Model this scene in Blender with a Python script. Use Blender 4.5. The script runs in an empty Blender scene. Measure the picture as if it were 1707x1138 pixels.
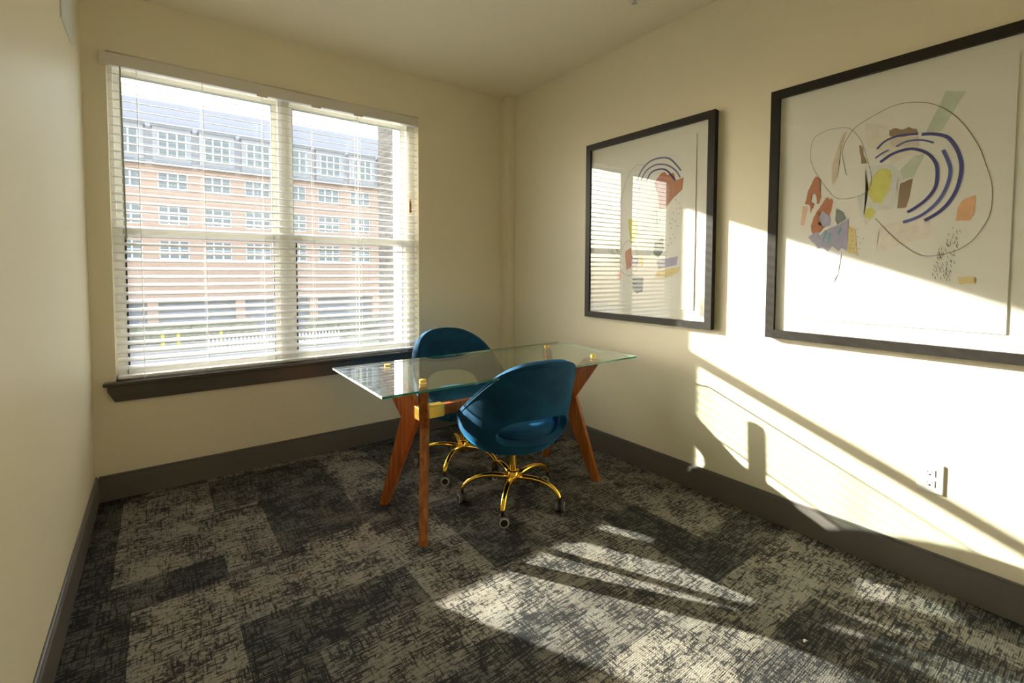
import bpy, bmesh, math, random
from mathutils import Vector, Matrix
PI = math.pi
R = math.radians
sc = bpy.context.scene
C = sc.collection

# ------------------------------------------------------------------ camera
cam = bpy.data.cameras.new('camera'); camo = bpy.data.objects.new('camera', cam); C.objects.link(camo)
cam.sensor_width = 36.0; cam.sensor_fit = 'HORIZONTAL'; cam.lens = 782.081 / 1707 * 36
cam.shift_y = -84.2 / 1707; cam.clip_start = 0.02; cam.clip_end = 500
cr = Vector((0.7995246, -0.6006213, 0.0038112)); cu = Vector((0.0228479, 0.0367534, 0.9990631)); cf = Vector((0.6001987, 0.7986884, -0.0431080))
m = Matrix((cr, cu, -cf)).transposed().to_4x4(); m.translation = Vector((0.30161, -3.33992, 1.26460))
camo.matrix_world = m
sc.camera = camo

# ------------------------------------------------------------------ sky, sun, exposure
w = bpy.data.worlds.new('sky'); sc.world = w; w.use_nodes = True
nt = w.node_tree; nt.nodes.clear()
wo = nt.nodes.new('ShaderNodeOutputWorld'); bg = nt.nodes.new('ShaderNodeBackground')
sky = nt.nodes.new('ShaderNodeTexSky'); sky.sky_type = 'NISHITA'; sky.sun_disc = False
sky.sun_elevation = R(18.7); sky.sun_rotation = R(-26.1); sky.air_density = 1.0; sky.dust_density = 2.5; sky.ozone_density = 1.0
hs = nt.nodes.new('ShaderNodeHueSaturation'); hs.inputs['Saturation'].default_value = 0.6
nt.links.new(sky.outputs[0], hs.inputs['Color']); nt.links.new(hs.outputs[0], bg.inputs[0]); nt.links.new(bg.outputs[0], wo.inputs[0])
bg.inputs[1].default_value = 0.57
sun = bpy.data.lights.new('sun', 'SUN'); sun.energy = 22.5; sun.angle = R(0.6); sun.color = (1.0, 0.94, 0.83)
suno = bpy.data.objects.new('sun', sun); C.objects.link(suno)
suno.rotation_euler = Vector((0.496, -1.0, -0.375)).to_track_quat('-Z', 'Y').to_euler()
suno.location = (-8, 16, 9)
sc.view_settings.view_transform = 'Standard'; sc.view_settings.look = 'None'; sc.view_settings.gamma = 1.0
sc.view_settings.exposure = 0.48
try: sc.view_settings.use_curve_mapping = False
except Exception: pass
sc.cycles.transparent_max_bounces = 48; sc.cycles.max_bounces = 14; sc.cycles.diffuse_bounces = 8; sc.cycles.glossy_bounces = 6
sc.cycles.sample_clamp_indirect = 6.0
ART={'one':[('S','greyl',0,[(-1.445,1.524),(-1.525,1.625),(-1.564,1.648),(-1.578,1.489),(-1.561,1.411),(-1.498,1.332),(-1.448,1.388)]),('L','lavl',0.012,[(-1.389,1.831),(-1.379,1.722),(-1.392,1.638)]),('L','lavl',0.012,[(-1.431,1.831),(-1.425,1.73),(-1.435,1.634)]),('S','rust',0,[(-1.537,1.809),(-1.583,1.854),(-1.613,1.862),(-1.629,1.841),(-1.673,1.846),(-1.688,1.8),(-1.741,1.81),(-1.732,1.743),(-1.676,1.7),(-1.618,1.642),(-1.579,1.64),(-1.562,1.753)]),('S','yellow',0,[(-1.341,1.601),(-1.419,1.601),(-1.416,1.485),(-1.37,1.432),(-1.352,1.503)]),('S','lav',0,[(-1.562,1.331),(-1.712,1.354),(-1.706,1.304),(-1.579,1.278)]),('S','sand',0,[(-1.564,1.262),(-1.64,1.278),(-1.728,1.291),(-1.715,1.253),(-1.611,1.219),(-1.557,1.225)]),('S','slate',0,[(-1.552,1.448),(-1.606,1.461),(-1.617,1.396),(-1.578,1.344),(-1.538,1.372)]),('S','slate',0,[(-1.383,1.229),(-1.468,1.224),(-1.461,1.134),(-1.419,1.123),(-1.384,1.146)]),('S','rustl',0,[(-1.318,1.392),(-1.371,1.418),(-1.373,1.292),(-1.333,1.271)]),('S','lav',0,[(-1.372,1.362),(-1.415,1.368),(-1.426,1.306),(-1.382,1.292)]),('S','peach',0,[(-1.261,1.264),(-1.293,1.267),(-1.285,1.207),(-1.258,1.209)]),('S','sand',0,[(-1.428,1.354),(-1.465,1.36),(-1.463,1.292),(-1.433,1.306)]),('L','teal',0.006,[(-1.565,1.595),(-1.564,1.556)]),('L','teal',0.006,[(-1.585,1.587),(-1.583,1.554)]),('L','blue',0.009,[(-1.481,1.824),(-1.512,1.872),(-1.574,1.884),(-1.628,1.866),(-1.685,1.8)]),('L','bluel',0.009,[(-1.439,1.837),(-1.479,1.891),(-1.551,1.915),(-1.627,1.899),(-1.687,1.857),(-1.717,1.814)]),('L','bluel',0.01,[(-1.406,1.835),(-1.446,1.903),(-1.51,1.945),(-1.596,1.949),(-1.656,1.925),(-1.723,1.851)]),('L','pencil',0.0015,[(-1.462,1.927),(-1.404,1.938),(-1.345,1.893),(-1.302,1.801),(-1.268,1.678),(-1.256,1.537),(-1.291,1.421),(-1.27,1.336),(-1.294,1.264),(-1.348,1.236),(-1.4,1.257),(-1.424,1.333),(-1.396,1.431),(-1.335,1.459),(-1.291,1.407)]),('L','pencil',0.0013,[(-1.505,1.827),(-1.554,1.767),(-1.57,1.7),(-1.557,1.596),(-1.572,1.49)]),('D','pencil',0.0018,[(-1.174,1.454),(-1.263,1.436),(-1.289,1.314),(-1.2,1.293),(-1.17,1.367)]),('P','pencil',0.004,[(-1.691,1.686),(-1.713,1.664),(-1.699,1.634),(-1.678,1.611),(-1.714,1.601),(-1.671,1.573),(-1.693,1.559),(-1.708,1.532),(-1.665,1.522),(-1.681,1.483),(-1.659,1.459),(-1.645,1.421),(-1.667,1.433),(-1.638,1.382),(-1.628,1.356),(-1.721,1.632),(-1.657,1.549),(-1.691,1.463)])],'two':[('S','beige',0,[(-2.614,1.905),(-2.696,1.871),(-2.796,1.807),(-2.788,1.749),(-2.713,1.715),(-2.629,1.802)]),('S','tanw',0,[(-2.492,1.74),(-2.533,1.881),(-2.547,1.885),(-2.523,1.786),(-2.519,1.697),(-2.494,1.656)]),('S','pink',0,[(-2.68,1.46),(-2.827,1.496),(-2.85,1.408),(-2.666,1.346)]),('S','green',0,[(-2.872,1.964),(-2.929,1.947),(-2.862,1.812),(-2.817,1.819)]),('S','green',0,[(-2.783,1.73),(-2.822,1.742),(-2.78,1.649),(-2.748,1.641),(-2.741,1.683)]),('S','greyl',0,[(-2.619,1.718),(-2.713,1.715),(-2.747,1.661),(-2.751,1.633),(-2.732,1.629),(-2.736,1.573),(-2.718,1.527),(-2.673,1.524),(-2.627,1.464),(-2.6,1.554),(-2.592,1.591),(-2.634,1.615)]),('S','brown',0,[(-2.697,1.854),(-2.714,1.86),(-2.744,1.846),(-2.763,1.852),(-2.785,1.84),(-2.793,1.821),(-2.743,1.816),(-2.702,1.83)]),('S','brown',0,[(-2.74,1.628),(-2.78,1.643),(-2.772,1.569),(-2.765,1.529),(-2.735,1.529)]),('S','brown',0,[(-2.595,1.816),(-2.607,1.806),(-2.612,1.769),(-2.628,1.73),(-2.605,1.733)]),('S','brownl',0,[(-2.698,1.826),(-2.796,1.807),(-2.795,1.768),(-2.71,1.785)]),('S','yellow',0,[(-2.679,1.7),(-2.708,1.692),(-2.712,1.646),(-2.705,1.605),(-2.678,1.552),(-2.648,1.563),(-2.632,1.608),(-2.639,1.65),(-2.662,1.689)]),('S','yellow',0,[(-2.625,1.536),(-2.649,1.543),(-2.661,1.518),(-2.644,1.491),(-2.623,1.5)]),('S','rust',0,[(-2.431,1.708),(-2.449,1.693),(-2.447,1.64),(-2.454,1.615),(-2.445,1.578),(-2.436,1.579),(-2.435,1.618),(-2.425,1.631),(-2.411,1.617),(-2.412,1.591),(-2.428,1.58),(-2.422,1.565),(-2.411,1.535),(-2.408,1.574),(-2.385,1.585),(-2.398,1.638),(-2.418,1.69)]),('S','rust',0,[(-2.472,1.602),(-2.482,1.604),(-2.489,1.592),(-2.496,1.601),(-2.503,1.583),(-2.5,1.557),(-2.491,1.516),(-2.47,1.541),(-2.457,1.515),(-2.443,1.485),(-2.476,1.473),(-2.452,1.446),(-2.421,1.444),(-2.416,1.479),(-2.426,1.518),(-2.436,1.54),(-2.459,1.576)]),('S','peach',0,[(-2.378,1.574),(-2.399,1.575),(-2.393,1.536),(-2.386,1.485),(-2.369,1.487)]),('S','lav',0,[(-2.447,1.516),(-2.463,1.545),(-2.495,1.512),(-2.493,1.474),(-2.465,1.472)]),('S','lav',0,[(-2.405,1.426),(-2.428,1.446),(-2.445,1.452),(-2.454,1.432),(-2.473,1.454),(-2.503,1.467),(-2.524,1.473),(-2.545,1.486),(-2.564,1.502),(-2.564,1.446),(-2.562,1.355),(-2.543,1.371),(-2.528,1.359),(-2.505,1.38),(-2.489,1.355),(-2.468,1.377),(-2.446,1.372),(-2.433,1.394)]),('S','lavl',0,[(-2.469,1.348),(-2.542,1.35),(-2.532,1.259),(-2.507,1.198),(-2.493,1.236)]),('S','slate',0,[(-2.517,1.551),(-2.544,1.53),(-2.554,1.499),(-2.522,1.478),(-2.515,1.495)]),('S','sand',0,[(-2.565,1.468),(-2.59,1.452),(-2.601,1.341),(-2.562,1.353)]),('S','sand',0,[(-2.929,1.246),(-2.975,1.249),(-2.978,1.224),(-2.935,1.218)]),('S','orange',0,[(-2.938,1.543),(-2.967,1.552),(-2.965,1.496),(-2.955,1.459),(-2.915,1.465),(-2.92,1.513)]),('L','teal',0.006,[(-2.48,1.455),(-2.474,1.429),(-2.466,1.405)]),('L','teal',0.006,[(-2.497,1.441),(-2.489,1.397)]),('L','teal',0.006,[(-2.538,1.463),(-2.527,1.432)]),('L','blue',0.008,[(-2.659,1.785),(-2.681,1.809),(-2.709,1.821),(-2.742,1.825),(-2.793,1.818)]),('L','blue',0.012,[(-2.804,1.814),(-2.837,1.808),(-2.868,1.795),(-2.888,1.777),(-2.911,1.731),(-2.924,1.678),(-2.923,1.627),(-2.911,1.571),(-2.886,1.523),(-2.857,1.493),(-2.823,1.471)]),('L','blueb',0.006,[(-2.654,1.748),(-2.677,1.764),(-2.7,1.773)]),('L','blueb',0.007,[(-2.724,1.782),(-2.754,1.795),(-2.786,1.795),(-2.818,1.786),(-2.842,1.772)]),('L','blueb',0.011,[(-2.87,1.739),(-2.885,1.697),(-2.894,1.657),(-2.888,1.607),(-2.87,1.557),(-2.842,1.518),(-2.806,1.488),(-2.756,1.469)]),('L','blue',0.011,[(-2.672,1.728),(-2.711,1.754),(-2.755,1.764),(-2.787,1.759),(-2.824,1.735),(-2.848,1.698),(-2.856,1.657),(-2.852,1.599),(-2.828,1.556),(-2.795,1.526),(-2.769,1.509)]),('L','pencil',0.0015,[(-2.477,1.909),(-2.539,1.903),(-2.571,1.881),(-2.604,1.825),(-2.627,1.745),(-2.641,1.685),(-2.642,1.635),(-2.626,1.607),(-2.586,1.592),(-2.529,1.591),(-2.495,1.618),(-2.445,1.694),(-2.412,1.761),(-2.403,1.817),(-2.412,1.87),(-2.429,1.893),(-2.477,1.909)]),('L','pencil',0.002,[(-2.552,1.692),(-2.54,1.746),(-2.532,1.799),(-2.547,1.848),(-2.577,1.893),(-2.625,1.92),(-2.683,1.944),(-2.727,1.953),(-2.771,1.949),(-2.823,1.931),(-2.874,1.893),(-2.914,1.844),(-2.943,1.793),(-2.973,1.725),(-2.99,1.666),(-3.008,1.595),(-3.012,1.54),(-3.008,1.479),(-2.987,1.425),(-2.962,1.382),(-2.921,1.349),(-2.868,1.331),(-2.817,1.333),(-2.768,1.368),(-2.722,1.415),(-2.662,1.493)]),('D','pencil',0.0014,[(-2.901,1.45),(-2.928,1.429),(-2.921,1.346),(-2.908,1.239),(-2.85,1.241),(-2.863,1.334),(-2.881,1.393)]),('P','pencil',0.0025,[(-2.578,1.445),(-2.585,1.423),(-2.6,1.451),(-2.604,1.418),(-2.582,1.401),(-2.575,1.386),(-2.595,1.385),(-2.622,1.41),(-2.611,1.392),(-2.587,1.367),(-2.603,1.341),(-2.574,1.368),(-2.608,1.366)])]}
# ------------------------------------------------------------------ helpers
def srgb(r, g, b):
    f = lambda c: c / 12.92 if c <= 0.04045 else ((c + 0.055) / 1.055) ** 2.4
    return (f(r / 255), f(g / 255), f(b / 255), 1)
def mat(name, col, rough=0.6, metal=0.0, spec=0.5, noise=0.0, nscale=20.0, bump=0.0, bscale=200.0, **kw):
    mt = bpy.data.materials.new(name); mt.use_nodes = True; n = mt.node_tree.nodes; l = mt.node_tree.links
    b = n['Principled BSDF']; b.inputs['Base Color'].default_value = col; b.inputs['Roughness'].default_value = rough
    b.inputs['Metallic'].default_value = metal; b.inputs['Specular IOR Level'].default_value = spec
    for k, v in kw.items(): b.inputs[k.replace('_', ' ')].default_value = v
    if noise or bump: tc = n.new('ShaderNodeTexCoord')
    if noise:
        t = n.new('ShaderNodeTexNoise'); t.inputs['Scale'].default_value = nscale; t.inputs['Detail'].default_value = 5
        l.new(tc.outputs['Object'], t.inputs['Vector'])
        mr = n.new('ShaderNodeMapRange'); mr.inputs['To Min'].default_value = 1 - noise; mr.inputs['To Max'].default_value = 1 + noise
        l.new(t.outputs['Fac'], mr.inputs['Value'])
        mx = n.new('ShaderNodeMix'); mx.data_type = 'RGBA'; mx.blend_type = 'MULTIPLY'; mx.inputs['Factor'].default_value = 1
        mx.inputs['A'].default_value = col; l.new(mr.outputs[0], mx.inputs['B']); l.new(mx.outputs['Result'], b.inputs['Base Color'])
    if bump:
        t2 = n.new('ShaderNodeTexNoise'); t2.inputs['Scale'].default_value = bscale; t2.inputs['Detail'].default_value = 4
        l.new(tc.outputs['Object'], t2.inputs['Vector'])
        bp = n.new('ShaderNodeBump'); bp.inputs['Strength'].default_value = bump; bp.inputs['Distance'].default_value = 0.002
        l.new(t2.outputs['Fac'], bp.inputs['Height']); l.new(bp.outputs[0], b.inputs['Normal'])
    return mt
def glassmat(name, tint, ior=1.5, rough=0.0, haze=0.0):
    mt = bpy.data.materials.new(name); mt.use_nodes = True; n = mt.node_tree.nodes; l = mt.node_tree.links; n.clear()
    o = n.new('ShaderNodeOutputMaterial'); tr = n.new('ShaderNodeBsdfTransparent'); tr.inputs[0].default_value = tint
    g = n.new('ShaderNodeBsdfGlossy'); g.inputs['Roughness'].default_value = rough; g.inputs['Color'].default_value = (1, 1, 1, 1)
    fr = n.new('ShaderNodeFresnel'); fr.inputs['IOR'].default_value = ior
    # both faces of a pane reflect as the outside of the glass does
    ge = n.new('ShaderNodeNewGeometry'); mi = n.new('ShaderNodeMix'); mi.data_type = 'FLOAT'
    mi.inputs['A'].default_value = ior; mi.inputs['B'].default_value = 1 / ior
    l.new(ge.outputs['Backfacing'], mi.inputs['Factor']); l.new(mi.outputs['Result'], fr.inputs['IOR'])
    m1 = n.new('ShaderNodeMixShader'); l.new(fr.outputs[0], m1.inputs[0]); l.new(tr.outputs[0], m1.inputs[1]); l.new(g.outputs[0], m1.inputs[2])
    out = m1.outputs[0]
    if haze:   # translucent share added to lay a bright haze over the view
        tl = n.new('ShaderNodeBsdfTranslucent'); tl.inputs[0].default_value = (.9, .9, .9, 1); m2 = n.new('ShaderNodeMixShader'); m2.inputs[0].default_value = haze
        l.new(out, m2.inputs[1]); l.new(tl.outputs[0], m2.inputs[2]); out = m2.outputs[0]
    l.new(out, o.inputs[0]); return mt

class MB:
    def __init__(s): s.bm = bmesh.new()
    def box(s, x0, x1, y0, y1, z0, z1, bev=0.0, seg=2):
        r = bmesh.ops.create_cube(s.bm, size=1.0); vs = r['verts']
        bmesh.ops.scale(s.bm, vec=(x1 - x0, y1 - y0, z1 - z0), verts=vs)
        bmesh.ops.translate(s.bm, vec=((x0 + x1) / 2, (y0 + y1) / 2, (z0 + z1) / 2), verts=vs)
        if bev: bmesh.ops.bevel(s.bm, geom=list({e for v in vs for e in v.link_edges}), offset=bev, segments=seg, affect='EDGES', profile=0.5)
        return s
    def cyl(s, p0, p1, r0, r1=None, n=16, cap=True):
        p0 = Vector(p0); p1 = Vector(p1); r1 = r0 if r1 is None else r1; d = p1 - p0
        r = bmesh.ops.create_cone(s.bm, cap_ends=cap, segments=n, radius1=r0, radius2=r1, depth=d.length)
        q = d.to_track_quat('Z', 'Y').to_matrix().to_4x4(); q.translation = (p0 + p1) / 2
        bmesh.ops.transform(s.bm, matrix=q, verts=r['verts']); return s
    def lathe(s, prof, c=(0, 0, 0), n=32, sx=1, sy=1):
        rings = []
        for r, z in prof:
            if r < 1e-5: rings.append([s.bm.verts.new((c[0], c[1], c[2] + z))])
            else: rings.append([s.bm.verts.new((c[0] + r * sx * math.cos(2 * PI * i / n), c[1] + r * sy * math.sin(2 * PI * i / n), c[2] + z)) for i in range(n)])
        for a, b in zip(rings, rings[1:]):
            for i in range(n):
                j = (i + 1) % n
                if len(a) == 1 and len(b) == 1: continue
                if len(a) == 1: f = [a[0], b[j], b[i]]
                elif len(b) == 1: f = [a[i], a[j], b[0]]
                else: f = [a[i], a[j], b[j], b[i]]
                try: s.bm.faces.new(f)
                except ValueError: pass
        return s
    def prism(s, pts, d, off=(0, 0, 0)):
        """extrude a closed polygon of 3-D points along vector d"""
        d = Vector(d); a = [s.bm.verts.new(Vector(p) + Vector(off)) for p in pts]; b = [s.bm.verts.new(Vector(p) + Vector(off) + d) for p in pts]
        n = len(a); s.bm.faces.new(a[::-1]); s.bm.faces.new(b)
        for i in range(n): s.bm.faces.new([a[i], a[(i + 1) % n], b[(i + 1) % n], b[i]])
        return s
    def tube(s, pts, rad, n=12, flat=1.0, up=(0, 0, 1)):
        """swept tube through pts with radius list; flat scales the section along 'up'"""
        P = [Vector(p) for p in pts]; rings = []
        for i, p in enumerate(P):
            t = (P[min(i + 1, len(P) - 1)] - P[max(i - 1, 0)]).normalized(); u = Vector(up); sd = t.cross(u)
            if sd.length < 1e-4: sd = t.cross(Vector((1, 0, 0)))
            sd.normalize(); u = sd.cross(t).normalized(); r = rad[i] if isinstance(rad, (list, tuple)) else rad
            rings.append([s.bm.verts.new(p + sd * r * math.cos(2 * PI * k / n) + u * r * flat * math.sin(2 * PI * k / n)) for k in range(n)])
        for a, b in zip(rings, rings[1:]):
            for k in range(n): s.bm.faces.new([a[k], a[(k + 1) % n], b[(k + 1) % n], b[k]])
        s.bm.faces.new(rings[0][::-1]); s.bm.faces.new(rings[-1]); return s
    def build(s, name, m, parent=None, smooth=False, loc=None, auto=False):
        bmesh.ops.recalc_face_normals(s.bm, faces=s.bm.faces)
        me = bpy.data.meshes.new(name); s.bm.to_mesh(me); s.bm.free()
        if smooth: me.polygons.foreach_set('use_smooth', [True] * len(me.polygons))
        if auto: me.set_sharp_from_angle(angle=R(40))
        o = bpy.data.objects.new(name, me); C.objects.link(o); me.materials.append(m)
        if parent: o.parent = parent
        if loc: o.location = loc
        return o
def thing(name, label, cat, loc=(0, 0, 0), rz=0, group=None):
    o = bpy.data.objects.new(name, None); C.objects.link(o); o.location = loc; o.rotation_euler = (0, 0, rz); o.empty_display_size = 0.1
    o['label'] = label; o['category'] = cat
    if group: o['group'] = group
    return o
def tag(o, label, cat, group=None):
    o['label'] = label; o['category'] = cat
    if group: o['group'] = group
    return o
def struct(o, label=None, cat=None):
    o['kind'] = 'structure'
    if label: o['label'] = label
    if cat: o['category'] = cat
    return o
def link_copy(src, name, parent, loc=None):
    o = bpy.data.objects.new(name, src.data); C.objects.link(o); o.parent = parent
    o.location = loc if loc is not None else src.location; return o

# ------------------------------------------------------------------ materials
M_wall = mat('cream_wall_paint', (0.805, 0.75, 0.585, 1), 0.5, spec=0.35, noise=0.015, nscale=3, bump=0.06, bscale=160)
M_ceil = mat('ceiling_paint', (0.85, 0.80, 0.64, 1), 0.85, noise=0.015, nscale=3, bump=0.05, bscale=120)
M_trim = mat('dark_taupe_trim_paint', (0.135, 0.124, 0.112, 1), 0.32, noise=0.05, nscale=8)
M_sill = mat('dark_brown_sill_paint', (0.075, 0.064, 0.052, 1), 0.3, noise=0.05, nscale=8)
M_vinyl = mat('almond_window_vinyl', (0.80, 0.79, 0.72, 1), 0.45, noise=0.02, nscale=6)
M_slat = mat('white_blind_slat', (0.89, 0.89, 0.90, 1), 0.35, noise=0.01, nscale=9)
M_val = mat('greige_valance', (0.70, 0.66, 0.62, 1), 0.5, noise=0.02, nscale=9)
M_cord = mat('white_cord', (0.86, 0.85, 0.80, 1), 0.8, noise=0.03, nscale=90)
M_wand = mat('clear_grey_wand', (0.42, 0.42, 0.38, 1), 0.25, noise=0.03, nscale=30)
M_amber = mat('amber_wood_tag', (0.62, 0.30, 0.07, 1), 0.5, noise=0.2, nscale=60)
M_gasket = mat('black_gasket', (0.02, 0.02, 0.022, 1), 0.6, noise=0.05)
M_pane = glassmat('hazed_window_glass', (0.95, 0.97, 0.96, 1), haze=.007)  # clear panes with a faint white haze added to veil the street
M_tglass = glassmat('table_glass', (0.91, 0.965, 0.93, 1))
M_aglass = glassmat('picture_glass', (0.985, 0.99, 0.985, 1), 1.5)
M_gedge = mat('green_glass_edge', (0.02, 0.22, 0.13, 1), 0.08, noise=0.3, nscale=25, Transmission_Weight=0.35)
M_wgap = mat('white_chamfer_edge', (0.6, 0.7, 0.64, 1), 0.1, noise=0.05, Transmission_Weight=0.3)
M_frame = mat('black_wood_frame', (0.020, 0.017, 0.014, 1), 0.42, spec=0.28, noise=0.3, nscale=30)
M_mat = mat('white_mat_board', (0.80, 0.78, 0.73, 1), 0.8, noise=0.015, nscale=12)
M_paper = mat('white_art_paper', (0.82, 0.80, 0.76, 1), 0.85, noise=0.02, nscale=25, bump=0.05, bscale=300)
M_gold = mat('polished_gold', (1.0, 0.66, 0.12, 1), 0.12, 1.0, noise=0.06, nscale=12)
M_brass = mat('satin_brass', (0.86, 0.58, 0.11, 1), 0.34, 0.9, noise=0.05, nscale=12)
M_black = mat('black_plastic', (0.018, 0.018, 0.02, 1), 0.4, noise=0.1)
M_grey = mat('grey_rubber_tyre', (0.45, 0.46, 0.47, 1), 0.45, noise=0.05)
M_dgrey = mat('dark_grey_plastic', (0.075, 0.078, 0.08, 1), 0.35, noise=0.05)
M_plate = mat('white_cover_plate', (0.84, 0.83, 0.80, 1), 0.35, noise=0.01)
M_slot = mat('dark_slot', (0.03, 0.03, 0.03, 1), 0.6, noise=0.05)
M_vent = mat('white_vent_metal', (0.66, 0.69, 0.66, 1), 0.4, noise=0.02)

def wood_mat():
    mt = mat('walnut_stained_wood', (0.26, 0.075, 0.02, 1), 0.28, spec=0.5); n = mt.node_tree.nodes; l = mt.node_tree.links; b = n['Principled BSDF']
    tc = n.new('ShaderNodeTexCoord'); mp = n.new('ShaderNodeMapping'); mp.inputs['Scale'].default_value = (60, 60, 5)
    t = n.new('ShaderNodeTexNoise'); t.inputs['Scale'].default_value = 1; t.inputs['Detail'].default_value = 6; t.inputs['Distortion'].default_value = 0.6
    cr_ = n.new('ShaderNodeValToRGB'); cr_.color_ramp.elements[0].position = 0.3; cr_.color_ramp.elements[0].color = (0.19, 0.043, 0.008, 1)
    cr_.color_ramp.elements[1].position = 0.7; cr_.color_ramp.elements[1].color = (0.48, 0.15, 0.03, 1)
    l.new(tc.outputs['Object'], mp.inputs[0]); l.new(mp.outputs[0], t.inputs['Vector']); l.new(t.outputs['Fac'], cr_.inputs[0]); l.new(cr_.outputs[0], b.inputs['Base Color'])
    b.inputs['Coat Weight'].default_value = 0.4; b.inputs['Coat Roughness'].default_value = 0.15
    return mt
M_wood = wood_mat()
def velvet_mat():
    mt = mat('peacock_blue_velvet', (0.001, 0.05, 0.13, 1), 0.75, spec=0.25, bump=0.15, bscale=900); n = mt.node_tree.nodes; l = mt.node_tree.links; b = n['Principled BSDF']
    b.inputs['Sheen Weight'].default_value = 0.55; b.inputs['Sheen Roughness'].default_value = 0.35; b.inputs['Sheen Tint'].default_value = (0.02, 0.30, 0.66, 1)
    tc = n['Texture Coordinate'] if 'Texture Coordinate' in n else n.new('ShaderNodeTexCoord')
    t = n.new('ShaderNodeTexNoise'); t.inputs['Scale'].default_value = 7; t.inputs['Detail'].default_value = 5; t.inputs['Distortion'].default_value = 0.8
    cr_ = n.new('ShaderNodeValToRGB'); cr_.color_ramp.elements[0].position = 0.3; cr_.color_ramp.elements[0].color = (0.0006, 0.030, 0.080, 1)
    cr_.color_ramp.elements[1].position = 0.72; cr_.color_ramp.elements[1].color = (0.0015, 0.068, 0.155, 1)
    l.new(tc.outputs['Object'], t.inputs['Vector']); l.new(t.outputs['Fac'], cr_.inputs[0]); l.new(cr_.outputs[0], b.inputs['Base Color']); return mt
M_velvet = velvet_mat()

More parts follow.
